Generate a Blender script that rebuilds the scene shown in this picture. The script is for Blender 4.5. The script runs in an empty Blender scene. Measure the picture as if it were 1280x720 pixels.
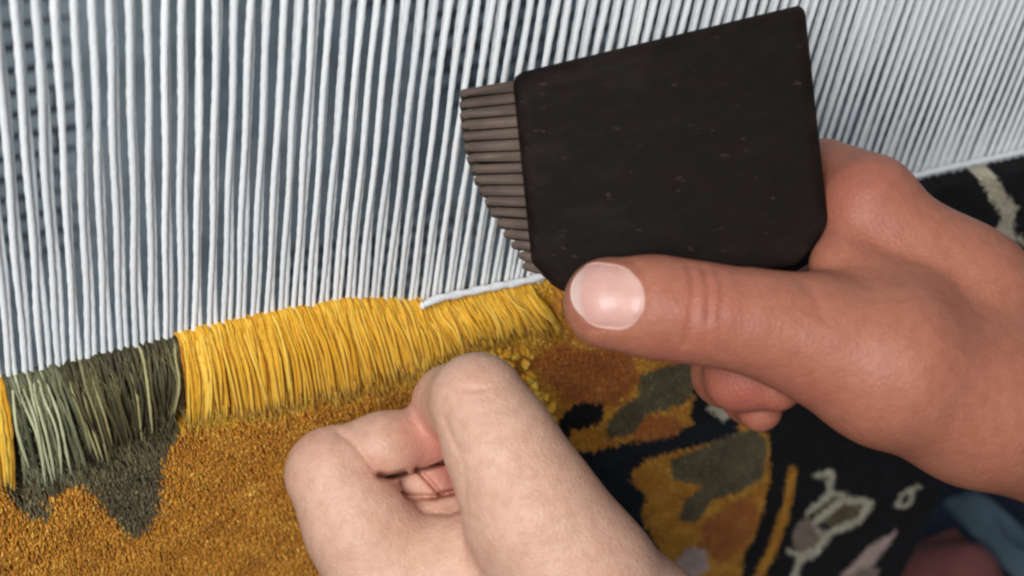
import bpy, bmesh, math, random
import numpy as np
from mathutils import Matrix, Vector

random.seed(7)
rng = np.random.default_rng(7)
scene = bpy.context.scene
col = scene.collection
CM = 0.01                      # everything below is written in centimetres

# ------------------------------------------------------------------ camera
W0, H0, F = 1280.0, 720.0, 1800.0
D0 = 33.0                      # cm from lens to the warp along the optical axis
def nrm(v):
    v = np.array(v, float); return v / np.linalg.norm(v)
EX = nrm((3343.0, -794.0, F))                       # along the fell (world X) seen from the lens (x right, y down, z forward)
ED = np.array((-425.0, 2290.0, F)); ED = nrm(ED - EX * np.dot(ED, EX))
EZ = -ED                                             # up the warp (world Z)
EY = np.cross(EZ, EX)                                # into the loom (world Y)
CW = np.stack([EX, EY, EZ])                          # lens frame -> world
CAM = -D0 * (CW @ np.array((0, 0, 1.0)))             # lens position in cm, world

def c2w(p):                                          # lens-frame cm -> world cm
    return np.asarray(p) @ CW.T + CAM
def P(px, py, d):                                    # lens-frame cm of a pixel at a depth
    return np.array(((px - 640.0) * d / F, (py - 360.0) * d / F, d))
def at(px, py, Y=0.0):                               # world cm of a pixel on the plane y = Y
    r = CW @ np.array(((px - 640.0) / F, (py - 360.0) / F, 1.0))
    t = (Y - CAM[1]) / r[1]
    return CAM + t * r
def w2p(pts):                                        # world cm -> pixel
    q = (np.asarray(pts) - CAM) @ CW
    return np.stack([640 + F * q[..., 0] / q[..., 2], 360 + F * q[..., 1] / q[..., 2]], -1)

cam_data = bpy.data.cameras.new('camera')
cam = bpy.data.objects.new('camera', cam_data); col.objects.link(cam)
cam_data.sensor_width = 36.0
cam_data.lens = 36.0 * F / W0
cam_data.clip_start = 0.01; cam_data.clip_end = 50.0
cx, cy, cz = CW[:, 0], CW[:, 1], CW[:, 2]
m = Matrix.Identity(4)
for i in range(3):
    m[i][0] = cx[i]; m[i][1] = -cy[i]; m[i][2] = -cz[i]; m[i][3] = CAM[i] * CM
cam.matrix_world = m
cam_data.dof.use_dof = True
cam_data.dof.focus_distance = 0.285
cam_data.dof.aperture_fstop = 18.0
scene.camera = cam

# ------------------------------------------------------------------ light
world = bpy.data.worlds.new('World'); scene.world = world
world.use_nodes = True
bg = world.node_tree.nodes['Background']
bg.inputs[0].default_value = (0.80, 0.90, 1.0, 1)
bg.inputs[1].default_value = 0.22
def lamp(name, px, py, d, aim, size, power, colour):
    l = bpy.data.lights.new(name, 'AREA'); l.energy = power; l.color = colour
    l.shape = 'RECTANGLE'; l.size = size[0]; l.size_y = size[1]
    o = bpy.data.objects.new(name, l); col.objects.link(o)
    a = Vector(c2w(P(px, py, d)) * CM) if d else Vector(px)
    b = Vector(aim)
    o.location = a
    o.rotation_euler = (b - a).to_track_quat('-Z', 'Y').to_euler()
    return o
lamp('window_light', (-0.44, -0.38, 0.42), 0, 0, (-0.10, 0, -0.02), (0.30, 0.30), 4.5, (1.0, 0.99, 0.975))
scene.view_settings.view_transform = 'Standard'
scene.view_settings.look = 'None'
scene.view_settings.exposure = 0.12
scene.view_settings.gamma = 1.0
scene.render.engine = 'CYCLES'
scene.cycles.use_denoising = True
scene.cycles.filter_width = 2.3
scene.cycles.max_bounces = 6

# ------------------------------------------------------------------ materials
def srgb(r, g, b):
    f = lambda c: (c / 255 / 12.92) if c / 255 <= 0.04045 else ((c / 255 + 0.055) / 1.055) ** 2.4
    return (f(r), f(g), f(b), 1)
class NT:
    def __init__(s, name):
        s.m = bpy.data.materials.new(name); s.m.use_nodes = True
        s.t = s.m.node_tree; s.b = s.t.nodes['Principled BSDF']
    def n(s, kind, **kw):
        nd = s.t.nodes.new(kind)
        for k, v in kw.items():
            if k in nd.inputs: nd.inputs[k].default_value = v
            else: setattr(nd, k, v)
        return nd
    def l(s, a, b): s.t.links.new(a, b)
    def coord(s, scale=(1, 1, 1)):
        c = s.n('ShaderNodeTexCoord'); mp = s.n('ShaderNodeMapping'); mp.inputs['Scale'].default_value = scale
        s.l(c.outputs['Object'], mp.inputs['Vector']); return mp.outputs['Vector']
    def noise(s, vec, scale, detail=4, rough=0.6):
        nd = s.n('ShaderNodeTexNoise'); nd.inputs['Scale'].default_value = scale
        nd.inputs['Detail'].default_value = detail; nd.inputs['Roughness'].default_value = rough
        s.l(vec, nd.inputs['Vector']); return nd.outputs['Fac']
    def ramp(s, fac, stops):
        r = s.n('ShaderNodeValToRGB'); e = r.color_ramp.elements
        e[0].position, e[0].color = stops[0]; e[1].position, e[1].color = stops[-1]
        for p_, c_ in stops[1:-1]:
            x = e.new(p_); x.color = c_
        s.l(fac, r.inputs['Fac']); return r.outputs['Color']
    def bump(s, h, strength, dist):
        b = s.n('ShaderNodeBump'); b.inputs['Strength'].default_value = strength; b.inputs['Distance'].default_value = dist
        s.l(h, b.inputs['Height'])
        if s.b.inputs['Normal'].links: s.l(s.b.inputs['Normal'].links[0].from_socket, b.inputs['Normal'])
        s.l(b.outputs['Normal'], s.b.inputs['Normal'])
    def mix(s, a, b, fac, mode='MIX'):
        x = s.n('ShaderNodeMix', data_type='RGBA', blend_type=mode)
        for sock, v in ((x.inputs[0], fac), (x.inputs[6], a), (x.inputs[7], b)):
            if hasattr(v, 'links'): s.l(v, sock)
            else: sock.default_value = v
        return x.outputs[2]

def yarn_mat(name, dark, mid, light, rough=0.75, sheen=0.3, stripe=True):
    t = NT(name)
    at_ = t.n('ShaderNodeAttribute', attribute_name='tone')
    inf = t.n('ShaderNodeObjectInfo')
    v = t.coord((1, 1, 0.25))
    n1 = t.noise(v, 2600, 3)
    n2 = t.noise(t.coord(), 55, 5, 0.75)
    a = t.n('ShaderNodeMath', operation='MULTIPLY_ADD'); a.inputs[1].default_value = 0.60; a.inputs[2].default_value = 0.0; t.l(at_.outputs['Fac'], a.inputs[0])
    b = t.n('ShaderNodeMath', operation='MULTIPLY_ADD'); b.inputs[1].default_value = 0.22; t.l(n1, b.inputs[0]); t.l(a.outputs[0], b.inputs[2])
    c = t.n('ShaderNodeMath', operation='MULTIPLY_ADD'); c.inputs[1].default_value = 0.18; t.l(n2, c.inputs[0]); t.l(b.outputs[0], c.inputs[2])
    cr = t.ramp(c.outputs[0], [(0.22, dark), (0.48, mid), (0.80, light)])
    t.l(cr, t.b.inputs['Base Color'])
    t.b.inputs['Roughness'].default_value = rough
    t.b.inputs['Sheen Weight'].default_value = sheen
    t.bump(n1, 0.5, 0.0004)
    return t.m

M = {}
M['yellow'] = yarn_mat('yellow_yarn', srgb(186, 118, 7), srgb(233, 176, 34), srgb(252, 214, 92), 0.72, 0.1)
M['pile'] = yarn_mat('golden_pile', srgb(156, 92, 8), srgb(204, 136, 24), srgb(244, 192, 80), 0.6, 0.08)
M['orange'] = yarn_mat('orange_pile', srgb(140, 70, 10), srgb(184, 104, 28), srgb(214, 142, 60), 0.7, 0.1)
M['olive_yarn'] = yarn_mat('olive_yarn', srgb(46, 40, 19), srgb(86, 78, 44), srgb(178, 168, 118), 0.65, 0.05)
M['sage_yarn'] = yarn_mat('sage_yarn', srgb(58, 60, 40), srgb(100, 102, 72), srgb(188, 190, 152), 0.65, 0.05)
M['olive'] = yarn_mat('olive_pile', srgb(58, 50, 30), srgb(98, 87, 56), srgb(140, 128, 90), 0.8, 0.1)
M['black'] = yarn_mat('black_pile', srgb(7, 7, 10), srgb(15, 15, 19), srgb(30, 30, 36), 0.9, 0.0)
M['navy'] = yarn_mat('navy_pile', srgb(11, 14, 22), srgb(22, 26, 38), srgb(42, 47, 60), 0.9, 0.0)
M['cream'] = yarn_mat('cream_pile', srgb(160, 150, 124), srgb(200, 192, 168), srgb(226, 220, 200), 0.8, 0.1)
M['brown'] = yarn_mat('brown_pile', srgb(104, 82, 68), srgb(138, 114, 97), srgb(168, 146, 128), 0.8)
M['rose'] = yarn_mat('rose_pile', srgb(160, 126, 118), srgb(196, 166, 156), srgb(218, 192, 182), 0.8)
M['cotton'] = yarn_mat('white_cotton', srgb(206, 211, 214), srgb(232, 236, 238), srgb(247, 249, 249), 0.8, 0.1)
M['cotton_back'] = M['cotton']

def skin_mat(name, base, flush, pale):
    t = NT(name)
    v = t.coord()
    n1 = t.noise(v, 55, 5, 0.6); n2 = t.noise(v, 420, 4, 0.65)
    fl = t.n('ShaderNodeAttribute', attribute_name='flush')
    cr = t.ramp(n1, [(0.2, base), (0.8, pale)])
    n2r = t.ramp(n2, [(0.35, (0.86, 0.80, 0.78, 1)), (0.6, (1, 1, 1, 1))])
    c = t.mix(cr, n2r, 0.8, 'MULTIPLY')
    c = t.mix(c, flush, fl.outputs['Fac'])
    t.l(c, t.b.inputs['Base Color'])
    t.b.inputs['Roughness'].default_value = 0.52
    t.b.inputs['Specular IOR Level'].default_value = 0.38
    t.b.inputs['Subsurface Weight'].default_value = 0.14
    t.b.inputs['Subsurface Radius'].default_value = (1.0, 0.36, 0.2)
    t.b.inputs['Subsurface Scale'].default_value = 0.0025
    vo = t.n('ShaderNodeTexVoronoi', feature='DISTANCE_TO_EDGE'); vo.inputs['Scale'].default_value = 900
    wv = t.noise(v, 300, 3)
    t.l(t.mix(v, t.n('ShaderNodeTexNoise').outputs['Color'], 0.0), vo.inputs['Vector'])
    t.bump(vo.outputs['Distance'], 0.32, 0.0005)
    t.bump(wv, 0.15, 0.0008)
    t.bump(t.noise(t.coord((1, 0.35, 0.5)), 130, 3), 0.13, 0.002)
    return t.m
M['skin'] = skin_mat('skin', srgb(206, 161, 137), srgb(184, 98, 88), srgb(220, 180, 156))
M['skin_shade'] = skin_mat('skin_shaded', srgb(164, 102, 80), srgb(160, 84, 72), srgb(176, 114, 90))  # same weaver's skin; the shade on the right hand is put into this darker colour
t = NT('nail'); t.b.inputs['Base Color'].default_value = srgb(226, 190, 180); t.b.inputs['Roughness'].default_value = 0.40
t.b.inputs['Coat Weight'].default_value = 0.05; t.b.inputs['Subsurface Weight'].default_value = 0.1; t.b.inputs['Subsurface Scale'].default_value = 0.002
vv = t.coord((1, 1, 1)); t.bump(t.noise(vv, 500, 2), 0.15, 0.0003)
ed = t.n('ShaderNodeAttribute', attribute_name='edge')
t.l(t.mix(t.ramp(t.noise(vv, 120, 3), [(0.3, srgb(200, 150, 138)), (0.7, srgb(216, 172, 160))]), srgb(232, 222, 210), ed.outputs['Fac']), t.b.inputs['Base Color'])
M['nail'] = t.m

t = NT('dark_wood'); vv = t.coord((1, 1, 1)); n = t.noise(t.coord((0.10, 1, 1)), 520, 4); n2 = t.noise(vv, 30, 4)
t.l(t.mix(t.ramp(n, [(0.3, srgb(10, 5, 4)), (0.75, srgb(22, 13, 10))]), t.ramp(n2, [(0.35, srgb(13, 7, 5)), (0.7, srgb(27, 18, 14))]), 0.45), t.b.inputs['Base Color'])
t.b.inputs['Roughness'].default_value = 0.66; t.b.inputs['Specular IOR Level'].default_value = 0.15; t.bump(n, 0.35, 0.0006); wc = t.b.inputs['Base Color'].links[0].from_socket
geo = t.n('ShaderNodeNewGeometry'); pt = t.ramp(geo.outputs['Pointiness'], [(0.52, (0, 0, 0, 1)), (0.60, (1, 1, 1, 1))])
sc_ = t.ramp(t.noise(t.coord((0.06, 0.5, 1.3)), 700, 3, 0.7), [(0.66, (0, 0, 0, 1)), (0.72, (1, 1, 1, 1))])
wr = t.ramp(t.noise(t.coord((0.25, 1, 1)), 90, 6, 0.75), [(0.46, (0, 0, 0, 1)), (0.74, (1, 1, 1, 1))])
a1 = t.mix(wc, srgb(70, 56, 48), t.mix((0, 0, 0, 1), pt, wr)); a2 = t.mix(a1, srgb(60, 48, 42), sc_)
t.l(a2, t.b.inputs['Base Color']); t.l(t.ramp(wr, [(0, (0.74,) * 3 + (1,)), (1, (0.60,) * 3 + (1,))]), t.b.inputs['Roughness'])
M['wood'] = t.m
t = NT('worn_iron'); vv = t.coord(); n = t.noise(vv, 260, 5); n2 = t.noise(vv, 60, 3)
t.l(t.ramp(n2, [(0.3, srgb(66, 53, 46)), (0.7, srgb(112, 95, 84))]), t.b.inputs['Base Color'])
t.b.inputs['Metallic'].default_value = 0.25; t.l(t.ramp(n, [(0.3, (0.62,) * 3 + (1,)), (0.7, (0.85,) * 3 + (1,))]), t.b.inputs['Roughness'])
t.bump(n, 0.25, 0.0004); M['iron'] = t.m
t = NT('grey_wall'); vv = t.coord(); n = t.noise(vv, 9, 5); n2 = t.noise(vv, 40, 3)
t.l(t.mix(t.ramp(n, [(0.35, srgb(112, 126, 136)), (0.65, srgb(178, 192, 200))]), t.ramp(n2, [(0.4, srgb(98, 114, 124)), (0.6, srgb(164, 178, 188))]), 0.4), t.b.inputs['Base Color'])
wallc = t.b.inputs['Base Color'].links[0].from_socket
br = t.n('ShaderNodeTexBrick'); br.inputs['Scale'].default_value = 1.0
for k_, v_ in (('Brick Width', 0.030), ('Row Height', 0.011), ('Mortar Size', 0.0022), ('Mortar Smooth', 0.4)): br.inputs[k_].default_value = v_
cc = t.n('ShaderNodeTexCoord'); sw = t.n('ShaderNodeSeparateXYZ'); cb = t.n('ShaderNodeCombineXYZ'); t.l(cc.outputs['Object'], sw.inputs[0]); t.l(sw.outputs[0], cb.inputs[0]); t.l(sw.outputs[2], cb.inputs[1]); t.l(cb.outputs[0], br.inputs['Vector'])
patch = t.ramp(t.noise(vv, 7, 2), [(0.50, (0, 0, 0, 1)), (0.58, (1, 1, 1, 1))])
mm = t.n('ShaderNodeMath', operation='MULTIPLY'); t.l(br.outputs['Fac'], mm.inputs[0]); t.l(patch, mm.inputs[1])
t.l(t.mix(wallc, srgb(52, 60, 68), mm.outputs[0]), t.b.inputs['Base Color'])
t.b.inputs['Roughness'].default_value = 0.9; t.bump(n2, 0.4, 0.004); M['wall'] = t.m
t = NT('dark_floor'); vv = t.coord(); t.l(t.ramp(t.noise(vv, 8, 4), [(0.3, srgb(38, 34, 34)), (0.7, srgb(62, 56, 54))]), t.b.inputs['Base Color']); t.b.inputs['Roughness'].default_value = 0.8; M['floor'] = t.m
def cloth_mat(name, a, b):
    t = NT(name); vv = t.coord(); n = t.noise(vv, 30, 4)
    t.l(t.ramp(n, [(0.3, a), (0.7, b)]), t.b.inputs['Base Color']); t.b.inputs['Roughness'].default_value = 0.9
    w = t.n('ShaderNodeTexWave'); w.inputs['Scale'].default_value = 500; t.l(vv, w.inputs['Vector']); t.bump(w.outputs['Fac'], 0.3, 0.0006); return t.m
M['cloth_navy'] = cloth_mat('navy_cloth', srgb(22, 28, 46), srgb(40, 50, 70))
M['cloth_blue'] = cloth_mat('pale_blue_cloth', srgb(60, 78, 92), srgb(84, 102, 114))
M['cloth_red'] = cloth_mat('maroon_cloth', srgb(96, 52, 50), srgb(128, 74, 68))
t = NT('jute'); t.l(t.ramp(t.noise(t.coord(), 400, 3), [(0.3, srgb(70, 46, 14)), (0.7, srgb(120, 82, 26))]), t.b.inputs['Base Color']); t.b.inputs['Roughness'].default_value = 0.95; M['base'] = t.m

# ------------------------------------------------------------------ object helpers
def tag(o, label=None, cat=None, group=None, kind=None):
    if label: o['label'] = label
    if cat: o['category'] = cat
    if group: o['group'] = group
    if kind: o['kind'] = kind
    return o
def empty(name, loc=(0, 0, 0)):
    o = bpy.data.objects.new(name, None); o.empty_display_size = 0.02
    o.location = [c * CM for c in loc]; col.objects.link(o); return o
def mesh_obj(name, verts, faces, mat, parent=None, smooth=True, tone=None, attrs=None):
    """verts in world cm; the object's origin is its parent's."""
    me = bpy.data.meshes.new(name)
    verts = np.asarray(verts, float) * CM
    if parent is not None: verts = verts - np.array(parent.location)
    if isinstance(faces, np.ndarray):
        n, k = faces.shape
        me.vertices.add(len(verts)); me.vertices.foreach_set('co', verts.astype(np.float32).ravel())
        me.loops.add(n * k); me.loops.foreach_set('vertex_index', faces.astype(np.int32).ravel())
        me.polygons.add(n); me.polygons.foreach_set('loop_start', np.arange(0, n * k, k, dtype=np.int32))
        me.update(calc_edges=True); me.validate()
    else:
        me.from_pydata(verts.tolist(), [], faces); me.update()
    if smooth: me.polygons.foreach_set('use_smooth', np.ones(len(me.polygons), bool))
    if tone is not None:
        attrs = dict(attrs or {}); attrs['tone'] = np.broadcast_to(np.asarray(tone, float), (len(verts),))
    for k_, v_ in (attrs or {}).items():
        a = me.attributes.new(k_, 'FLOAT', 'POINT'); a.data.foreach_set('value', np.asarray(v_, np.float32))
    me.materials.append(mat)
    o = bpy.data.objects.new(name, me); col.objects.link(o)
    if parent is not None: o.parent = parent
    return o
def tube(path, rad, sides=8, twist=0.0, lobes=0.0, caps=True, flat=1.0):
    """swept tube through world points (cm) with a radius per point; a two-ply twist when lobes > 0."""
    path = np.asarray(path, float); n = len(path)
    rad = np.broadcast_to(np.asarray(rad, float), (n,))
    tan = np.gradient(path, axis=0); tan /= np.linalg.norm(tan, axis=1)[:, None]
    ref = np.array((0.0, 1.0, 0.0)) if abs(tan[0][1]) < 0.8 else np.array((1.0, 0, 0))
    a = np.cross(tan, ref); a /= np.linalg.norm(a, axis=1)[:, None]; b = np.cross(tan, a)
    s = np.concatenate([[0], np.cumsum(np.linalg.norm(np.diff(path, axis=0), axis=1))])
    th = np.arange(sides) / sides * 2 * np.pi
    r = rad[:, None] * (1 + lobes * np.cos(2 * (th[None, :] - twist * s[:, None])))
    v = path[:, None, :] + r[..., None] * (np.cos(th)[None, :, None] * a[:, None, :] + flat * np.sin(th)[None, :, None] * b[:, None, :])
    idx = np.arange(n * sides).reshape(n, sides); nx = np.roll(idx, -1, 1)
    f = np.stack([idx[:-1], nx[:-1], nx[1:], idx[1:]], -1).reshape(-1, 4)
    v = v.reshape(-1, 3)
    if caps:
        v = np.concatenate([v, path[:1] - tan[:1] * rad[0] * 0.5, path[-1:] + tan[-1:] * rad[-1] * 0.6])
        i0, i1 = n * sides, n * sides + 1
        c0 = np.stack([np.full(sides, i0), nx[0], idx[0], idx[0]], -1); c1 = np.stack([np.full(sides, i1), idx[-1], nx[-1], nx[-1]], -1)
        f = [list(q) for q in f] + [list(q[:3]) for q in c0] + [list(q[:3]) for q in c1]
    return v, f
def spline(pts, n):
    pts = np.asarray(pts, float); k = len(pts)
    q = np.concatenate([[2 * pts[0] - pts[1]], pts, [2 * pts[-1] - pts[-2]]])
    out = []
    for u in np.linspace(0, k - 1 - 1e-9, n):
        i = int(u); t = u - i; p0, p1, p2, p3 = q[i:i + 4]
        out.append(0.5 * (2 * p1 + (p2 - p0) * t + (2 * p0 - 5 * p1 + 4 * p2 - p3) * t * t + (3 * p1 - p0 - 3 * p2 + p3) * t ** 3))
    return np.array(out)
def inside(poly, pts):
    poly = np.asarray(poly, float); x, y = pts[:, 0], pts[:, 1]; r = np.zeros(len(pts), bool); j = len(poly) - 1
    for i in range(len(poly)):
        xi, yi = poly[i]; xj, yj = poly[j]
        if yi != yj: r ^= ((yi > y) != (yj > y)) & (x < (xj - xi) * (y - yi) / (yj - yi) + xi)
        j = i
    return r
def near(line, pts, w):
    d = np.full(len(pts), 1e9)
    for a, b in zip(line[:-1], line[1:]):
        a = np.array(a, float); b = np.array(b, float); ab = b - a
        t = np.clip(((pts - a) @ ab) / (ab @ ab), 0, 1)
        d = np.minimum(d, np.linalg.norm(pts - a - t[:, None] * ab, axis=1))
    return d < w

# ------------------------------------------------------------------ setting
def box_verts(x0, x1, y0, y1, z0, z1):
    v = [(x, y, z) for x in (x0, x1) for y in (y0, y1) for z in (z0, z1)]
    f = [(0, 1, 3, 2), (4, 6, 7, 5), (0, 4, 5, 1), (2, 3, 7, 6), (0, 2, 6, 4), (1, 5, 7, 3)]
    return v, f
tag(mesh_obj('wall', *box_verts(-150, 250, 34, 38, -60, 160), M['wall'], smooth=False), kind='structure')
tag(mesh_obj('floor', *box_verts(-150, 250, -150, 33.9, -64, -60), M['floor'], smooth=False), kind='structure')

# ------------------------------------------------------------------ warp
FELL = [(-200, 525), (0, 478), (110, 452), (220, 425), (222, 420), (330, 396), (440, 376), (527, 378), (600, 362), (660, 350), (900, 284), (1160, 216), (1280, 189), (1480, 140)]
fx = np.array([p[0] for p in FELL], float); fy = np.array([p[1] for p in FELL], float)
def fell(px): return np.interp(px, fx, fy)
fell_w = np.array([at(x, fell(x)) for x in np.arange(-200, 1481, 10)])
def fell_z(X): return np.interp(X, fell_w[:, 0], fell_w[:, 2])
X_LEFT, X_RIGHT = at(-120, 480)[0], at(1352, 195)[0]

warp = empty('warp', (0, 0, 0))
tag(warp, 'white cotton warp threads stretched upright above the yellow and olive knots', 'warp threads')
PITCH = 0.305
nz = 90
k = 0; X = X_LEFT; bad = None
while X < X_RIGHT:
    for back in (0, 1):
        x0 = X + (0.142 if back else 0.0) + rng.normal(0, 0.009)
        z0 = fell_z(x0) - 0.35
        z = np.concatenate([np.linspace(z0, z0 + 16, nz), [z0 + 22, z0 + 30]])
        h = z - z0
        x = x0 + rng.normal(0, 0.010) * np.sin(h * rng.uniform(0.3, 0.9) + rng.uniform(0, 6)) + 0.012 * np.sin(h * 1.7 + rng.uniform(0, 6))
        x = x + rng.normal(0, 0.0016) * h - (0.095 * (1 - np.exp(-h / 6.0)) if back else 0)
        y = (0.0 + 0.018 * h) if back else (-0.02 - 0.004 * h)
        y = y + np.zeros_like(h)
        r = (0.053 + 0.0022 * np.clip(h, 0, 9)) * (1 + 0.045 * np.interp(h, np.linspace(0, 30, 60), rng.normal(0, 1, 60)))
        v, f = tube(np.stack([x, y, z], -1), r, 8, twist=rng.uniform(9, 12), lobes=0.10)
        mesh_obj('warp_thread', v, f, M['cotton'], warp, tone=0.62 + rng.normal(0, 0.14))
        k += 1
    X += PITCH
print('warp threads', k)

# ------------------------------------------------------------------ carpet
carpet = empty('carpet', (0, 0, at(600, 700)[2] - 30))
tag(carpet, 'unfinished hand knotted carpet with golden pile, olive motif and black floral border on the loom', 'carpet')
# woven ground behind the pile
xs = np.linspace(X_LEFT, X_RIGHT, 80); zb = at(1180, 760)[2] - 3
v = []; f = []
for yy in (0.12, 0.30):
    for x in xs: v += [(x, yy, fell_z(x) - 0.1), (x, yy, zb)]
n2 = len(xs) * 2
for i in range(len(xs) - 1):
    f += [(2 * i, 2 * i + 1, 2 * i + 3, 2 * i + 2), (n2 + 2 * i, n2 + 2 * i + 2, n2 + 2 * i + 3, n2 + 2 * i + 1), (2 * i, 2 * i + 2, n2 + 2 * i + 2, n2 + 2 * i)]
mesh_obj('woven_ground', v, f, M['base'], carpet, smooth=False)
sv, sf = tube([(X_RIGHT + 0.08, 0.0, fell_z(X_RIGHT)), (X_RIGHT + 0.08, 0.02, (zb + fell_z(X_RIGHT)) / 2), (X_RIGHT + 0.08, 0, zb)], 0.22, 10)
mesh_obj('selvedge', sv, sf, M['black'], carpet, tone=0.5)

# pile: every knot a small leaning tuft; the design decides its colour
def c3(pts): return [(640 + x / 2, 400 + y / 2) for x, y in pts]
def c5(pts): return [(920 + x / 3.556, 540 + y / 3.556) for x, y in pts]
hem = [(-150, 640), (0, 612), (30, 640), (50, 628), (110, 600), (150, 590), (212, 560), (230, 540), (330, 527), (430, 505), (520, 478), (600, 440), (650, 430), (700, 425), (760, 420)]
hx = np.array([p[0] for p in hem], float); hy = np.array([p[1] for p in hem], float)
REG = []   # first match wins
REG.append(('cream', lambda q: near(c5([(360, 188), (425, 172), (412, 270), (322, 352)]), q, 4.2) | near(c5([(410, 272), (482, 272)]), q, 3.4)
            | near(c5([(355, 392), (470, 296), (560, 300), (596, 310), (545, 388), (420, 438), (345, 535), (285, 556), (248, 660)]), q, 4.6)
            | near(c5([(236, 525), (300, 545), (372, 500), (392, 450), (366, 428)]), q, 3.8)
            | near(c5([(714, 318), (740, 272), (812, 235)]), q, 2.6) | near(c5([(714, 320), (762, 318), (790, 252)]), q, 2.6)
            | inside([(1212, 204), (1240, 200), (1252, 232), (1272, 258), (1262, 300), (1250, 306), (1243, 288), (1252, 268), (1236, 246), (1226, 224)], q)
            | near([(1262, 292), (1282, 302)], q, 4) | near(c3([(505, 215), (530, 235)]), q, 7)))
REG.append(('olive', lambda q: inside(c5([(385, 395), (480, 310), (570, 310), (535, 375), (430, 425)]), q) | inside(c5([(335, 350), (420, 285), (445, 300), (360, 365)]), q)))
REG.append(('brown', lambda q: inside(c5([(290, 380), (340, 375), (375, 430), (365, 490), (300, 535), (250, 500), (250, 440)]), q)
            | inside(c5([(470, 650), (560, 600), (640, 600), (620, 650)]), q)))
REG.append(('rose', lambda q: inside(c5([(460, 640), (590, 505), (720, 425), (660, 520), (600, 600), (540, 620)]), q) | inside(c3([(405, 600), (440, 565), (485, 565), (490, 620), (440, 650)]), q)))
REG.append(('pile', lambda q: near(c3([(700, 372), (690, 450), (655, 560), (610, 650), (560, 760)]), q, 6)))
REG.append(('olive', lambda q: inside(c3([(320, 130), (470, 90), (450, 180), (430, 205), (340, 230), (300, 280), (240, 295), (235, 255), (270, 215), (315, 185)]), q)
            | inside(c3([(395, 350), (500, 298), (600, 262), (640, 300), (628, 392), (560, 430), (495, 450), (462, 500), (418, 500), (430, 450), (480, 410), (400, 392)]), q)
            | inside([(22, 600), (60, 590), (62, 640), (48, 648), (28, 640)], q)
            | inside([(60, 560), (222, 520), (226, 545), (206, 570), (200, 620), (190, 655), (165, 672), (135, 640), (112, 612), (90, 600)], q)))
REG.append(('black', lambda q: inside(c3([(110, 255), (135, 225), (165, 200), (230, 205), (222, 250), (180, 268), (150, 272), (140, 300), (128, 318)]), q)))
REG.append(('orange', lambda q: inside(c3([(300, 275), (330, 238), (400, 228), (432, 258), (412, 285), (310, 302)]), q) | inside(c3([(478, 495), (600, 428), (618, 480), (590, 560), (520, 610), (470, 560)]), q)
            | inside([(664, 452), (700, 430), (790, 440), (800, 470), (770, 505), (712, 500), (690, 480)], q)))
REG.append(('navy', lambda q: near(c3([(200, 352), (330, 318), (430, 292), (540, 262)]), q, 13) | inside(c3([(160, 325), (235, 330), (300, 318), (340, 340), (305, 370), (295, 400), (335, 440), (322, 480), (400, 640), (380, 760), (200, 420)]), q)))
REG.append(('pile', lambda q: inside(c3([(300, 385), (340, 345), (480, 300), (600, 258), (642, 290), (645, 400), (605, 540), (560, 600), (560, 800), (420, 800), (400, 640), (325, 470), (335, 440), (300, 412)]), q)))
REG.append(('black', lambda q: inside([(1010, 240), (1500, 100), (1500, 620), (1500, 900), (905, 900), (930, 690), (962, 600), (960, 540), (935, 525), (905, 530), (880, 545), (862, 520), (868, 480), (850, 430), (900, 300)], q)))
REG.append(('pile', lambda q: q[:, 0] < 1e9))

XL, XR = X_LEFT, X_RIGHT
zt, zlow = at(1400, 150)[2], at(1180, 760)[2] - 1.0
step = 0.048
gx, gz = np.meshgrid(np.arange(XL, XR, step), np.arange(zlow, zt, step * 0.92))
gx = gx + (np.arange(gx.shape[0]) % 2)[:, None] * step * 0.5
T = np.stack([gx.ravel(), np.zeros(gx.size), gz.ravel()], -1)
T[:, 0] += rng.normal(0, 0.014, len(T)); T[:, 2] += rng.normal(0, 0.014, len(T))
T = T[T[:, 2] < fell_z(T[:, 0]) - 0.12]
tip = T + np.array((0, -0.5, 0)); q = w2p(tip)
ok = (q[:, 0] > -70) & (q[:, 0] < 1360) & (q[:, 1] < 775)
T, q = T[ok], q[ok]
# what stands under the long uncut strands is short
under = (q[:, 1] < np.interp(q[:, 0], hx, hy)) & (q[:, 0] < 700)
rise = np.clip((q[:, 1] - np.interp(q[:, 0], hx, hy) + 34) / 44.0, 0, 1); rise = np.where(q[:, 0] < 700, rise, 1.0)
height = 0.14 + 0.38 * rise * rise * (3 - 2 * rise) + rng.normal(0, 0.018, len(T)).clip(-0.05, 0.05)
colr = np.full(len(T), -1)
for i, (nm, fn) in enumerate(REG):
    sel = (colr < 0); hit = fn(q + rng.normal(0, 1, q.shape) * np.where(q[:, :1] < 250, 3.2, 0.9)); colr[sel & hit] = i
clus = 0.5 + 0.5 * np.sin(T[:, 0] * 3.1 + 1.3 * np.sin(T[:, 2] * 2.3)) * np.sin(T[:, 2] * 3.7 + T[:, 0])
height = height + 0.05 * (clus - 0.5)
sides = 3
th = np.arange(sides) / sides * 2 * np.pi
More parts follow.
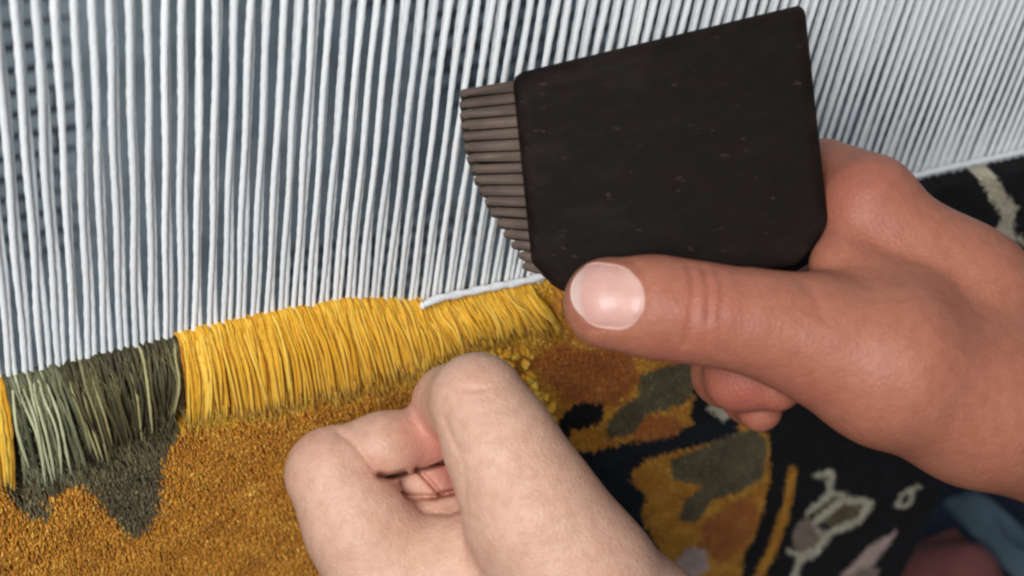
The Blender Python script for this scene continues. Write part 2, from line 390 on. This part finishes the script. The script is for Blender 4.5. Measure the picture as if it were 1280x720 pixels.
def tufts(T, height, tone):
    n = len(T); ph = rng.uniform(0, 6.28, n)[:, None]
    lean = np.stack([rng.normal(0.01, 0.045, n), np.zeros(n), rng.normal(-0.07, 0.045, n)], -1)
    rb = rng.uniform(0.030, 0.040, n)[:, None]; rt = rng.uniform(0.018, 0.032, n)[:, None]
    ring = lambda c, r, sq: c[:, None, :] + np.stack([r * np.cos(th + ph), sq * r * np.sin(3 * th + ph) * 0.35, r * np.sin(th + ph)], -1)
    base = ring(T, rb, 0); top = T + lean * 0.8 + np.stack([0 * height, -height, 0 * height], -1)
    tp = ring(top, rt, 1); apex = top + lean * 0.25 + np.stack([0 * height, -rng.uniform(0.01, 0.05, n), 0 * height], -1)
    v = np.concatenate([base, tp, apex[:, None, :]], 1); s = 2 * sides + 1
    a = np.arange(sides); b = np.roll(a, -1)
    quad = np.stack([a, a + sides, b + sides, b], -1); tri1 = quad[:, [0, 1, 2]]; tri2 = quad[:, [0, 2, 3]]
    cap = np.stack([a + sides, np.full(sides, 2 * sides), b + sides], -1)
    f = np.concatenate([tri1, tri2, cap])
    F_ = (f[None] + (np.arange(n) * s)[:, None, None]).reshape(-1, 3)
    tn = np.repeat(tone[:, None], s, 1) + np.concatenate([np.full(2 * sides, 0.0), [0.12]])[None]
    return v.reshape(-1, 3), F_, tn.ravel().clip(0, 1)
NAMES = {'pile': 'golden_pile', 'yellow': 'yellow_pile', 'orange': 'orange_pile', 'olive': 'olive_pile', 'black': 'black_pile', 'navy': 'navy_pile', 'cream': 'cream_outline', 'brown': 'brown_motif', 'rose': 'rose_motif'}
kinds = np.array([r[0] for r in REG])[colr]
kinds = np.where(under & (kinds == 'pile') & (q[:, 0] > 215), 'yellow', kinds)
kinds = np.where(under & (q[:, 0] < 225) & (q[:, 0] > 8), 'olive', kinds)
for nm in NAMES:
    s = kinds == nm
    if not s.any(): continue
    tone = (0.42 + rng.normal(0, 0.10, s.sum()) + 0.24 * (clus[s] - 0.5) + 0.5 * (rng.uniform(0, 1, s.sum()) < 0.06)).clip(0, 1)
    v, f, tn = tufts(T[s], height[s], tone)
    o = mesh_obj(NAMES[nm], v, f, M[nm], carpet, smooth=False, tone=tn)
    tag(o, kind='stuff')
print('tufts', len(T))

# long uncut strands hanging from the last knot row
def strand(px0, py0, px1, py1, mat, tone, y1=-0.62, r=0.055, sway=0.0, lift=0.0, sink=None):
    a = at(px0, py0, -0.12); b = at(px1, py1, y1 - lift)
    mid = a * 0.55 + b * 0.45 + np.array((sway, -0.16 - lift * 0.8, 0))
    q1 = a * 0.85 + b * 0.15 + np.array((sway * 0.3, -0.12 - lift * 0.4, 0.0))
    p = spline([a + np.array((0, 0.14, 0.02)), a + np.array((0, -0.06, 0.02)), q1, mid, b], 18)
    p[1:, 0] += 0.022 * np.sin(np.linspace(0, rng.uniform(3, 9), 17) + rng.uniform(0, 6))
    rr = r * np.interp(np.linspace(0, 1, 18), [0, 0.06, 0.3, 0.9, 1], [1.15, 1.1, 0.95, 1.0, 0.55]) * (1 + rng.normal(0, 0.06, 18))
    v, f = tube(p, rr, 7, twist=rng.uniform(5, 8), lobes=0.16)
    if sink is not None:
        o_ = len(sink[0]); sink[0].extend(v.tolist()); sink[1].extend([[i_ + o_ for i_ in q_] for q_ in f]); sink[2].extend([float(np.clip(tone, 0, 1))] * len(v)); return
    return mesh_obj('yarn_strand', v, f, M[mat], carpet, tone=np.clip(tone, 0, 1))
def low(px): return np.interp(px, [-60, 10, 25, 70, 110, 150, 215, 225, 330, 430, 520, 560, 600, 650, 700], [620, 607, 612, 604, 590, 560, 520, 540, 524, 502, 478, 462, 440, 428, 420])
ns = 0
deep = {'yellow': ([], [], []), 'olive_yarn': ([], [], []), 'sage_yarn': ([], [], [])}
for layer in range(4):                       # the two lower layers are a mass, the top one is strand by strand
    px = 222.0 + layer * 2
    while px < 662:
        t_ = rng.normal(0.42 + 0.06 * layer, 0.13)
        py = fell(px) + 2 + rng.uniform(-2, 4) + (5 if px > 528 else 0)
        dx = np.interp(px, [223, 300, 420, 520, 560, 660], [10, 24, 32, 28, 30, 36]) + rng.normal(0, 3.0) + 4 * math.sin(px * 0.07)
        ex = px + dx
        strand(px, py, ex, low(ex) + rng.normal(-2 - 4 * layer, 6), 'yellow', t_, r=0.034, sway=rng.normal(0.0, 0.025), lift=0.04 * layer + rng.uniform(0, 0.03), sink=deep['yellow'] if layer < 2 else None); ns += layer >= 2
        px += rng.uniform(3.8, 6.0) if layer >= 2 else rng.uniform(3.0, 4.6)
for layer in range(3):
    px = 9.0 + 2 * layer
    while px < 219:
        sage = px < 74 + rng.normal(0, 5); mt = 'sage_yarn' if sage else 'olive_yarn'
        ex = px + np.interp(px, [10, 60, 120, 219], [24, 40, 30, 4]) + rng.normal(0, 4) + 3 * math.sin(px * 0.11)
        le = np.interp(ex, [20, 60, 100, 130, 170, 222], [604, 606, 594, 566, 548, 530])
        tt = rng.normal(0.18, 0.12) if layer < 2 else rng.choice([rng.normal(0.35, 0.12), rng.normal(0.9, 0.15)])
        strand(px, fell(px) + 2 + rng.uniform(-2, 4), ex, le + rng.normal(-4, 10), mt, tt + (0.15 if sage else 0), r=0.042 if layer < 2 else 0.031, sway=rng.normal(0.0, 0.045), lift=0.07 * layer + rng.uniform(0, 0.05), sink=deep[mt] if layer < 2 else None); ns += layer == 2
        px += rng.uniform(4.5, 6.5) if layer < 2 else rng.uniform(5.0, 8.5)
for mt, (dv_, df_, dt_) in deep.items():
    tag(mesh_obj('under_strand', dv_, df_, M[mt], carpet, attrs={'tone': dt_}), kind='stuff')
for i in range(9):
    px = -34 + i * 4.6; strand(px, fell(px) + 2, px + 18 + rng.normal(0, 2), 606 + rng.normal(0, 4), 'yellow', rng.normal(0.5, 0.15), lift=rng.uniform(0, 0.1)); ns += 1
print('strands', ns)
# short clipped knot ends in the corner beside the fist, plump and still bright
nk = 0
while nk < 95:
    px, py = rng.uniform(585, 690), rng.uniform(425, 540)
    if not (inside([(596, 428), (655, 416), (662, 470), (690, 500), (684, 528), (640, 480), (600, 445)], np.array([[px, py]]))[0]): continue
    a = at(px, py, -0.35); d = np.array((rng.normal(0.02, 0.05), -rng.uniform(0.22, 0.36), rng.normal(-0.06, 0.05)))
    v, f = tube(spline([a, a + d * 0.6, a + d], 5), [0.06, 0.075, 0.076, 0.072, 0.05], 7, lobes=0.1, twist=6)
    mesh_obj('knot_end', v, f, M['yellow'], carpet, tone=float(np.clip(rng.normal(0.55, 0.25), 0, 1))); nk += 1
# stray fibres
for mt, xa, xb, cnt in (('yellow', 226, 655, 1100), ('olive_yarn', 70, 216, 320), ('sage_yarn', 12, 74, 150)):
    fv, ff = [], []
    for i in range(cnt):
        px = rng.uniform(xa, xb); u = rng.uniform(0.02, 0.95); py = fell(px) * (1 - u) + low(px) * u
        a = at(px + 20 * u, py, -0.42 - 0.35 * u + rng.uniform(-0.06, 0.06)); d = np.array((rng.normal(0.05, 0.09), rng.normal(-0.06, 0.05), rng.normal(-0.30, 0.14)))
        m1 = a + d * 0.35 + rng.normal(0, 0.03, 3); m2 = a + d * 0.7 + rng.normal(0, 0.04, 3); w = np.array((0.0055, 0.0, 0.0)); n0 = len(fv)
        fv += [a, a + w, m1, m1 + w, m2, m2 + w, a + d]; ff += [(n0, n0 + 1, n0 + 3, n0 + 2), (n0 + 2, n0 + 3, n0 + 5, n0 + 4), (n0 + 4, n0 + 5, n0 + 6)]
    tag(mesh_obj('loose_fibre', fv, ff, M[mt], carpet, tone=0.85), kind='stuff')

# ------------------------------------------------------------------ weft cord
wp = [at(x, fell(x) + dy, yy) for x, dy, yy in ((527, 5, -0.42), (545, 0, -0.36), (580, 0, -0.3), (620, 0, -0.26), (660, 0, -0.24), (780, 0, -0.22), (900, 0, -0.22), (1040, 0, -0.22), (1160, 0, -0.24), (1220, 0, -0.24), (1280, 0, -0.24), (1352, 0, -0.2))]
v, f = tube(spline(wp, 220), 0.085 * (1 + rng.normal(0, 0.05, 220)), 10, twist=6, lobes=0.14)
tag(mesh_obj('weft_thread', v, f, M['cotton'], tone=0.75), 'white weft cord laid along the top edge of the last yellow knots', 'weft cord')

# ------------------------------------------------------------------ sculpting with distance fields (for the hands)
class Field:
    def __init__(s, lo, hi, h):
        s.lo = np.array(lo, float); s.h = h
        s.ax = [np.arange(lo[i], hi[i], h).astype(np.float32) for i in range(3)]
        s.shape = tuple(len(a) for a in s.ax)
        s.V = np.full(s.shape, 3.0, np.float32)
    def sl(s, lo, hi):
        r = []
        for i in range(3):
            a = max(0, int((lo[i] - s.lo[i]) / s.h)); b = min(s.shape[i], int((hi[i] - s.lo[i]) / s.h) + 2)
            r.append(slice(a, max(a, b)))
        return tuple(r)
    def pts(s, sl): return np.meshgrid(*[s.ax[i][sl[i]] for i in range(3)], indexing='ij', sparse=True)
def smin(a, b, k):
    hh = np.clip(k - np.abs(a - b), 0, None) / k
    return np.minimum(a, b) - hh * hh * k * 0.25
def add_capsules(G, V, caps, k):
    for (a, ra, b, rb) in caps:
        m_ = max(ra, rb) + k + 0.6
        lo = np.minimum(a, b) - m_; hi = np.maximum(a, b) + m_; sl = G.sl(lo, hi)
        if 0 in [x.stop - x.start for x in sl]: continue
        x, y, z = G.pts(sl); ab = b - a; L = float(ab @ ab) + 1e-9
        t = np.clip(((x - a[0]) * ab[0] + (y - a[1]) * ab[1] + (z - a[2]) * ab[2]) / L, 0, 1)
        d = np.sqrt((x - a[0] - t * ab[0]) ** 2 + (y - a[1] - t * ab[1]) ** 2 + (z - a[2] - t * ab[2]) ** 2) - (ra + t * (rb - ra))
        V[sl] = smin(V[sl], d.astype(np.float32), k)
DEPTH, GROW = (lambda d: d), 1.0     # how far off a hand sits and its size there
def chain(pts):                     # [(px, py, depth, radius cm)] -> capsules
    return [(P(p[0], p[1], DEPTH(p[2])), p[3] * GROW, P(q_[0], q_[1], DEPTH(q_[2])), q_[3] * GROW) for p, q_ in zip(pts[:-1], pts[1:])]
def crease(G, V, line, w, depth, zr):
    """press a fold of width w (px) and depth (cm) into the skin along a line seen from the front"""
    zr = (DEPTH(zr[0]), DEPTH(zr[1])); line = np.array(line, float); zc = 0.5 * (zr[0] + zr[1])
    lo = np.minimum(P(*(line.min(0) - 4 * w), zr[0]), P(*(line.min(0) - 4 * w), zr[1])); hi = np.maximum(P(*(line.max(0) + 4 * w), zr[0]), P(*(line.max(0) + 4 * w), zr[1]))
    lo[2], hi[2] = zr; sl = G.sl(lo, hi); x, y, z = G.pts(sl)
    px = 640 + F * x / z; py = 360 + F * y / z; d = np.full(np.broadcast(px, py).shape, 1e9, np.float32)
    for a, b in zip(line[:-1], line[1:]):
        ab = b - a; t = np.clip(((px - a[0]) * ab[0] + (py - a[1]) * ab[1]) / (ab @ ab), 0, 1)
        d = np.minimum(d, (px - a[0] - t * ab[0]) ** 2 + (py - a[1] - t * ab[1]) ** 2)
    fade = np.clip((zr[1] - z) / 0.5, 0, 1)
    V[sl] += (depth * np.exp(-d / (w * w)) * fade).astype(np.float32)
def surface_nets(V, lo, h):
    V = V.copy()
    for ax in range(3):
        for e_ in (0, -1):
            q_ = [slice(None)] * 3; q_[ax] = e_; V[tuple(q_)] = np.abs(V[tuple(q_)]) + 0.01     # closed where the arm leaves the picture
    S = V < 0; sh = tuple(n - 1 for n in V.shape)
    def cs(c): return tuple(slice(c[i], c[i] + sh[i]) for i in range(3))
    corners = [(i, j, k_) for i in (0, 1) for j in (0, 1) for k_ in (0, 1)]
    cnt = np.zeros(sh, np.uint8)
    for c in corners: cnt += S[cs(c)]
    act = (cnt > 0) & (cnt < 8); ids = np.full(sh, -1, np.int64); ii = np.argwhere(act); ids[act] = np.arange(len(ii))
    acc = np.zeros((len(ii), 3)); num = np.zeros(len(ii))
    vals = {c: V[cs(c)][act] for c in corners}
    for a in corners:
        for ax in range(3):
            if a[ax]: continue
            b = list(a); b[ax] = 1; b = tuple(b); va, vb = vals[a], vals[b]; cr = (va < 0) != (vb < 0)
            t = np.where(cr, va / np.where(cr, va - vb, 1), 0)
            p = np.array(a, float)[None].repeat(len(ii), 0); p[:, ax] = t
            acc[cr] += p[cr]; num[cr] += 1
    verts = (ii + acc / num[:, None]) * h + lo
    faces = []
    for ax in range(3):
        o1, o2 = (ax + 1) % 3, (ax + 2) % 3
        sa = [slice(1, n - 1) for n in V.shape]; sa[ax] = slice(0, V.shape[ax] - 1); sb = list(sa); sb[ax] = slice(1, V.shape[ax])
        A, B = S[tuple(sa)], S[tuple(sb)]; e = np.argwhere(A != B)
        fl = A[A != B]
        e = e + np.array([s_.start for s_ in sa]); e1 = np.zeros(3, int); e1[o1] = 1; e2 = np.zeros(3, int); e2[o2] = 1
        g = lambda q_: ids[tuple(np.clip(q_, 0, None).T)] if len(q_) else np.zeros(0, int)
        quad = np.stack([g(e - e1 - e2), g(e - e2), g(e), g(e - e1)], -1)
        quad[~fl] = quad[~fl][:, ::-1]; faces.append(quad)
    return verts, np.concatenate(faces)
def flush_at(verts, spots):
    a = np.zeros(len(verts))
    for px, py, d, r, s_ in spots:
        a = np.maximum(a, s_ * np.exp(-((verts - P(px, py, DEPTH(d))) ** 2).sum(1) / (r * r)))
    return a
def hit(G, V, px, py):              # first skin under a pixel, lens frame
    for z in np.arange(G.ax[2][0], G.ax[2][-1], 0.005):
        p = P(px, py, z); i = ((p - G.lo) / G.h); i0 = i.astype(int)
        if (i0 < 0).any() or (i0 >= np.array(G.shape) - 1).any(): continue
        fr = i - i0; c = V[i0[0]:i0[0] + 2, i0[1]:i0[1] + 2, i0[2]:i0[2] + 2]
        c = c[0] * (1 - fr[0]) + c[1] * fr[0]; c = c[0] * (1 - fr[1]) + c[1] * fr[1]; c = c[0] * (1 - fr[2]) + c[1] * fr[2]
        if c < 0: return z
    return None

# ------------------------------------------------------------------ left fist
DEPTH, GROW = (lambda d: d + 1.5 + 0.09 * (d - 25.5)), 1.06
G = Field((-5.2, 0.7, 25.0), (7.9, 9.0, 37.3), 0.046)
V = G.V
body = chain([(508, 765, 26.6, 1.15), (640, 830, 27.0, 1.5), (860, 960, 28.0, 2.1)]) \
     + chain([(520, 790, 28.6, 1.2), (860, 960, 29.0, 2.0)]) + chain([(530, 800, 30.4, 1.15), (860, 960, 30.0, 1.9)]) + chain([(545, 800, 32.2, 1.05), (880, 970, 31.0, 1.7)]) \
     + chain([(495, 722, 26.8, 1.0), (590, 710, 26.6, 1.02), (680, 700, 26.5, 1.15)]) + chain([(560, 700, 28.6, 1.2), (680, 690, 28.4, 1.3)])
add_capsules(G, V, body, 0.7)
idx_prox = chain([(414, 592, 26.6, 0.86), (450, 660, 26.5, 0.93), (508, 765, 26.6, 1.12)])
add_capsules(G, V, idx_prox, 0.45)
thumb = chain([(597, 501, 25.5, 0.86), (630, 564, 25.3, 0.92), (668, 642, 25.2, 1.14), (720, 720, 25.4, 1.30), (790, 800, 26.2, 1.45), (900, 930, 28.0, 1.9)])
add_capsules(G, V, thumb, 0.55)
U = np.full(G.shape, 3.0, np.float32)
add_capsules(G, U, chain([(594, 504, 25.8, 0.82), (566, 506, 27.0, 0.70), (553, 518, 28.1, 0.56)]), 0.35)       # thumb end bent away
V[:] = smin(V, U, 0.12)
U[:] = 3.0
add_capsules(G, U, chain([(418, 582, 26.6, 0.70), (478, 559, 26.7, 0.60), (545, 541, 27.2, 0.57), (600, 560, 28.1, 0.52)]), 0.3)   # index, middle and end joints
V[:] = smin(V, U, 0.16)
for j, (dz, pts) in enumerate(((0, [(440, 640, 28.2, 0.75), (488, 615, 27.6, 0.62), (536, 603, 27.5, 0.58), (572, 604, 27.9, 0.52)]),
                               (0, [(452, 640, 30.4, 0.8), (500, 590, 30.2, 0.66), (570, 585, 29.6, 0.6), (584, 640, 29.4, 0.55)]),
                               (0, [(480, 650, 32.3, 0.72), (520, 600, 32.2, 0.6), (580, 590, 31.8, 0.52), (600, 650, 31.2, 0.48)]))):
    U[:] = 3.0
    add_capsules(G, U, chain(pts), 0.25); V[:] = smin(V, U, 0.07)
    knuckle = chain([pts[0], (pts[0][0] + 70, 790, pts[0][2] + 0.1, 1.05)])
    add_capsules(G, V, knuckle, 0.4)
U[:] = 3.0
add_capsules(G, U, chain([(568, 592, 27.5, 0.42), (562, 612, 27.4, 0.36)]), 0.15); V[:] = smin(V, U, 0.05)
U[:] = 3.0
add_capsules(G, U, chain([(535, 640, 26.95, 0.30), (572, 634, 26.75, 0.26)]), 0.2); V[:] = smin(V, U, 0.18)
crease(G, V, [(424, 543), (438, 550), (452, 566), (466, 584), (476, 592)], 5.0, 0.06, (25.0, 27.6))
crease(G, V, [(466, 596), (500, 590), (535, 582), (568, 574)], 3.4, 0.30, (26.85, 29.0))
crease(G, V, [(474, 594), (488, 596), (506, 591)], 3.3, 0.22, (25.0, 28.6))
crease(G, V, [(521, 586), (536, 601), (550, 618)], 2.6, 0.20, (26.6, 28.9))
crease(G, V, [(474, 600), (492, 616), (512, 621), (545, 621)], 3.2, 0.14, (26.4, 28.4))
crease(G, V, [(550, 619), (577, 612)], 2.8, 0.24, (26.3, 28.4))
crease(G, V, [(578, 575), (583, 605), (582, 636)], 4.0, 0.02, (24.0, 26.4))
crease(G, V, [(580, 486), (594, 488), (606, 486)], 4.0, 0.045, (23.6, 26.0))
crease(G, V, [(574, 496), (592, 499), (612, 496)], 3.0, 0.018, (23.6, 26.0))
crease(G, V, [(556, 524), (566, 548), (576, 568)], 4.0, 0.04, (23.6, 26.2))
crease(G, V, [(545, 642), (562, 643), (576, 638)], 3.0, 0.04, (24.0, 27.4))
verts, faces = surface_nets(V, G.lo, G.h)
fl = flush_at(verts, [(548, 550, 26.8, 0.85, 0.75), (575, 580, 27.3, 0.8, 0.9), (470, 590, 26.3, 0.5, 0.35), (575, 600, 27.2, 0.4, 0.6), (540, 505, 27.0, 0.5, 0.4), (390, 560, 26.3, 0.7, 0.15), (592, 488, 24.8, 0.35, 0.2)])
wv = c2w(verts)
left = mesh_obj('hand', wv, faces, M['skin'], attrs={'flush': fl})
tag(left, "weaver's left hand closed in a fist, resting against the golden pile", 'hand', "the weaver's hands")

DEPTH, GROW = (lambda d: d), 1.0
# ------------------------------------------------------------------ comb beater
beater_pts = dict(front=25.4)
def slab(outline, d0, d1, bev, tilt=0.0):
    """thick plate: outline in px at its own distance, front and back faces, rounded rim"""
    oc = np.array(outline, float); oc = oc + rng.normal(0, 0.5, oc.shape); cen = oc.mean(0)
    dep = lambda p, d: d + tilt * (p[0] - 800) / 240.0
    rings = []
    for s_, d in ((0.90, d0), (0.965, d0 + 0.03), (0.992, d0 + bev * 0.5), (1.0, d0 + bev), (1.0, d1 - bev), (0.98, d1 - 0.05), (0.93, d1)):
        rings.append([c2w(P(*(cen + (p - cen) * s_), d0) * 1.0 + np.array((0, 0, dep(p, d) - d0))) for p in oc])
    n = len(oc); v = np.array(rings).reshape(-1, 3).tolist(); f = []
    for r_ in range(len(rings) - 1):
        for i in range(n):
            j = (i + 1) % n; f.append((r_ * n + i, r_ * n + j, (r_ + 1) * n + j, (r_ + 1) * n + i))
    f.append(tuple(range(n))[::-1]); f.append(tuple((len(rings) - 1) * n + i for i in range(n)))
    return v, f
def rounded(poly, r, n=5):
    out = []; k_ = len(poly); poly = [np.array(p, float) for p in poly]
    for i in range(k_):
        p, a, b = poly[i], poly[i - 1], poly[(i + 1) % k_]
        ra = min(r, np.linalg.norm(a - p) * 0.4); rb = min(r, np.linalg.norm(b - p) * 0.4)
        s0 = p + nrm(a - p) * ra; s1 = p + nrm(b - p) * rb
        for t in np.linspace(0, 1, n): out.append((1 - t) ** 2 * s0 + 2 * t * (1 - t) * p + t * t * s1)
    return out
beater = empty('comb_beater', c2w(P(800, 340, 26)))
tag(beater, "dark heavy comb beater held in the weaver's right hand over the warp", 'beater')
bv, bf = slab(rounded([(640, 92), (1012, -2), (1044, 282), (1004, 334), (705, 366), (664, 330)], 15), 25.4, 27.3, 0.28, tilt=0.25)
hd = mesh_obj('head', bv, bf, M['wood'], beater)
NTOOTH = 17
for i in range(NTOOTH):
    u = (i + 0.5) / NTOOTH
    e = np.array((574, 112.0)) * (1 - u) + np.array((655, 338.0)) * u
    e[0] -= 22 * math.sin(math.pi * min(1, u * 1.1))
    r0 = np.array((668, 98.0)) * (1 - u) + np.array((715, 350.0)) * u
    dv = nrm(e - r0); pv = np.array((-dv[1], dv[0])); hw = 6.7
    ol = [r0 + pv * hw, r0 - pv * hw, e - pv * hw * 0.8 - dv * 8, e - pv * hw * 0.35, e + pv * hw * 0.35, e + pv * hw * 0.8 - dv * 8]
    tv, tf = slab(rounded(ol, 3, 3), 25.7 + 0.05 * (i % 2), 26.95, 0.05, tilt=0.25)
    mesh_obj('tooth', tv, tf, M['iron'], beater)
hp = [P(840, 345, 26.5), P(960, 380, 26.6), P(1080, 415, 27.0), P(1240, 470, 27.6)]
v, f = tube([c2w(p) for p in spline(hp, 14)], np.linspace(0.62, 0.85, 14), 14)
mesh_obj('handle', v, f, M['wood'], beater)

# ------------------------------------------------------------------ right hand on the beater
G = Field((0.4, -2.9, 22.4), (12.6, 4.6, 31.5), 0.06); V = G.V
add_capsules(G, V, chain([(1084, 262, 26.2, 0.86), (1200, 372, 26.4, 1.22), (1330, 515, 26.6, 1.42), (1560, 640, 27.0, 2.0)])
    + chain([(1110, 340, 27.6, 1.0), (1330, 520, 27.6, 1.45)]) + chain([(1120, 390, 28.8, 0.95), (1330, 510, 28.4, 1.4)])
    + chain([(1012, 420, 24.7, 1.00), (1110, 455, 24.9, 1.3), (1225, 500, 25.6, 1.42), (1400, 540, 26.6, 1.7)])
    + chain([(1048, 330, 25.6, 0.5), (1110, 400, 25.4, 0.95)]), 0.7)
add_capsules(G, V, chain([(876, 392, 24.4, 0.80), (940, 402, 24.5, 0.82), (1012, 420, 24.7, 1.02)]), 0.4)
add_capsules(G, V, chain([(762, 379, 24.5, 0.79), (820, 384, 24.4, 0.82), (876, 392, 24.4, 0.82)]), 0.3)
U = np.full(G.shape, 3.0, np.float32)
add_capsules(G, U, chain([(1086, 254, 26.4, 0.92), (1010, 215, 28.4, 0.75), (900, 240, 28.7, 0.65), (830, 262, 28.5, 0.58)]), 0.3)      # index, behind the head
V[:] = smin(V, U, 0.25)
for pts in ([(1110, 335, 27.8, 0.92), (985, 400, 29.2, 0.72), (925, 452, 28.8, 0.62), (908, 466, 27.4, 0.62), (925, 471, 26.4, 0.60), (970, 480, 25.9, 0.50)],
            [(1120, 400, 28.8, 0.9), (1010, 440, 30.0, 0.7), (945, 478, 29.2, 0.52), (936, 498, 28.0, 0.46), (950, 512, 27.0, 0.42)],
            [(1140, 440, 29.5, 0.8), (1060, 450, 30.4, 0.55), (1030, 450, 29.6, 0.45)]):
    U[:] = 3.0; add_capsules(G, U, chain(pts), 0.25); V[:] = smin(V, U, 0.09)
crease(G, V, [(735, 322), (790, 326), (806, 345), (809, 368), (805, 392), (788, 408), (735, 412)], 3.5, 0.035, (22.5, 24.6))
crease(G, V, [(862, 334), (868, 360), (864, 400), (856, 430)], 4, 0.045, (22.5, 25.0))
crease(G, V, [(880, 336), (887, 362), (885, 402)], 4, 0.05, (22.5, 25.0))
crease(G, V, [(897, 340), (904, 366), (900, 398)], 4, 0.035, (22.5, 25.0))
crease(G, V, [(1000, 350), (1020, 372), (1030, 398)], 7, 0.03, (22.5, 25.6))
verts, faces = surface_nets(V, G.lo, G.h)
fl = flush_at(verts, [(880, 392, 23.6, 0.8, 0.35), (840, 430, 24.2, 0.6, 0.5), (1060, 240, 25.6, 0.8, 0.4), (935, 495, 26.0, 0.9, 0.8), (1010, 470, 24.4, 0.8, 0.25)])
right = mesh_obj('hand', c2w(verts), faces, M['skin_shade'], attrs={'flush': fl})
tag(right, "weaver's right hand gripping the dark comb beater, thumb stretched along it", 'hand', "the weaver's hands")
# thumb nail: a curved plate seated on the skin
nu, nv_ = 33, 29; front, back_ = [], []
for i in range(nu):
    for j in range(nv_):
        u, w_ = i / (nu - 1) * 2 - 1, j / (nv_ - 1) * 2 - 1
        half = 47 * (1 - 0.30 * abs(w_) ** 2.4) if u > 0 else 46 * (1 - 0.36 * abs(w_) ** 2.2)
        px = 759 + u * half; py = 370 + w_ * 41 * (1 - 0.24 * abs(u) ** 3.5) + u * 4
        z = hit(G, V, px, py)
        if z is None: z = 24.2
        front.append((px, py, z))
zf = np.array([p[2] for p in front]).reshape(nu, nv_)
zs = zf.copy()
for _ in range(3):
    zp = np.pad(zs, 1, mode='edge'); zs = (zp[1:-1, :-2] + zp[1:-1, 2:] + zp[:-2, 1:-1] + zp[2:, 1:-1] + 2 * zs) / 6
uu = np.linspace(-1, 1, nu)[:, None]; vv_ = np.linspace(-1, 1, nv_)[None]
rim = np.clip(1 - np.maximum(abs(uu), abs(vv_) + 0 * uu) ** 6, 0, 1)
zo = np.minimum(zs, zf) - 0.006 - 0.014 * rim
nvv = [c2w(P(p[0], p[1], z)) for p, z in zip(front, zo.ravel())] + [c2w(P(p[0], p[1], z + 0.10)) for p, z in zip(front, zf.ravel())]
nf = []; N_ = nu * nv_
for i in range(nu - 1):
    for j in range(nv_ - 1):
        a = i * nv_ + j; nf.append((a, a + nv_, a + nv_ + 1, a + 1)); nf.append((N_ + a, N_ + a + 1, N_ + a + nv_ + 1, N_ + a + nv_))
edge = [i * nv_ for i in range(nu)] + [(nu - 1) * nv_ + j for j in range(1, nv_)] + [i * nv_ + nv_ - 1 for i in range(nu - 2, -1, -1)] + [j for j in range(nv_ - 2, 0, -1)]
for a, b in zip(edge, edge[1:] + edge[:1]): nf.append((a, b, N_ + b, N_ + a))
tipw = np.clip((-uu + 0 * vv_ - 0.72) / 0.25, 0, 0.35).ravel()
mesh_obj('thumb_nail', nvv, nf, M['nail'], right, attrs={'edge': np.concatenate([tipw, tipw])})

# ------------------------------------------------------------------ cloths beyond the carpet's edge
def heap(name, cxp, wid, dep_, hgt, mat, seed, parent=None):
    r2 = np.random.default_rng(seed); n = 60; v = []; f = []
    ph = r2.uniform(0, 6, 6); fr = r2.uniform(0.25, 0.8, 6)
    for side in (0, 1):
        for i in range(n):
            for j in range(n):
                u, w_ = i / (n - 1) * 2 - 1, j / (n - 1) * 2 - 1
                rr = math.sqrt(u * u + w_ * w_); h_ = hgt * max(0, 1 - rr ** 2.2)
                x, y = u * wid, w_ * dep_
                h_ += (0.8 * math.sin(fr[0] * x + fr[1] * y + ph[0]) + 0.6 * math.sin(fr[2] * x * 1.7 - fr[3] * y * 1.4 + ph[1] + math.sin(0.4 * y))) * max(0, 1 - rr) * 1.4
                v.append((cxp[0] + x, cxp[1] + y, cxp[2] + h_ * (1 if side == 0 else 0.96) - side * 0.25))
    for s_ in (0, 1):
        for i in range(n - 1):
            for j in range(n - 1):
                a = s_ * n * n + i * n + j; q_ = (a, a + n, a + n + 1, a + 1); f.append(q_ if s_ == 0 else q_[::-1])
    return mesh_obj(name, v, f, mat, parent)
c0 = at(1230, 690, 6.0)
tag(heap('cloth', c0 + np.array((3, 2, -6)), 18, 11, 9.5, M['cloth_navy'], 3), "dark navy cloth heaped beyond the carpet's black border", 'cloth')
c1 = at(1262, 668, 1.0)
tag(heap('cloth', c1 + np.array((1.6, 0.5, -1.9)), 1.0, 3.2, 2.0, M['cloth_blue'], 5), 'pale blue cloth strip lying on the navy cloth', 'cloth')
c2 = at(1200, 716, 1.0)
tag(heap('cloth', c2 + np.array((0.6, 0.5, -1.6)), 2.6, 2.4, 1.7, M['cloth_red'], 8), "small maroon cloth crumpled at the carpet's lower edge", 'cloth')
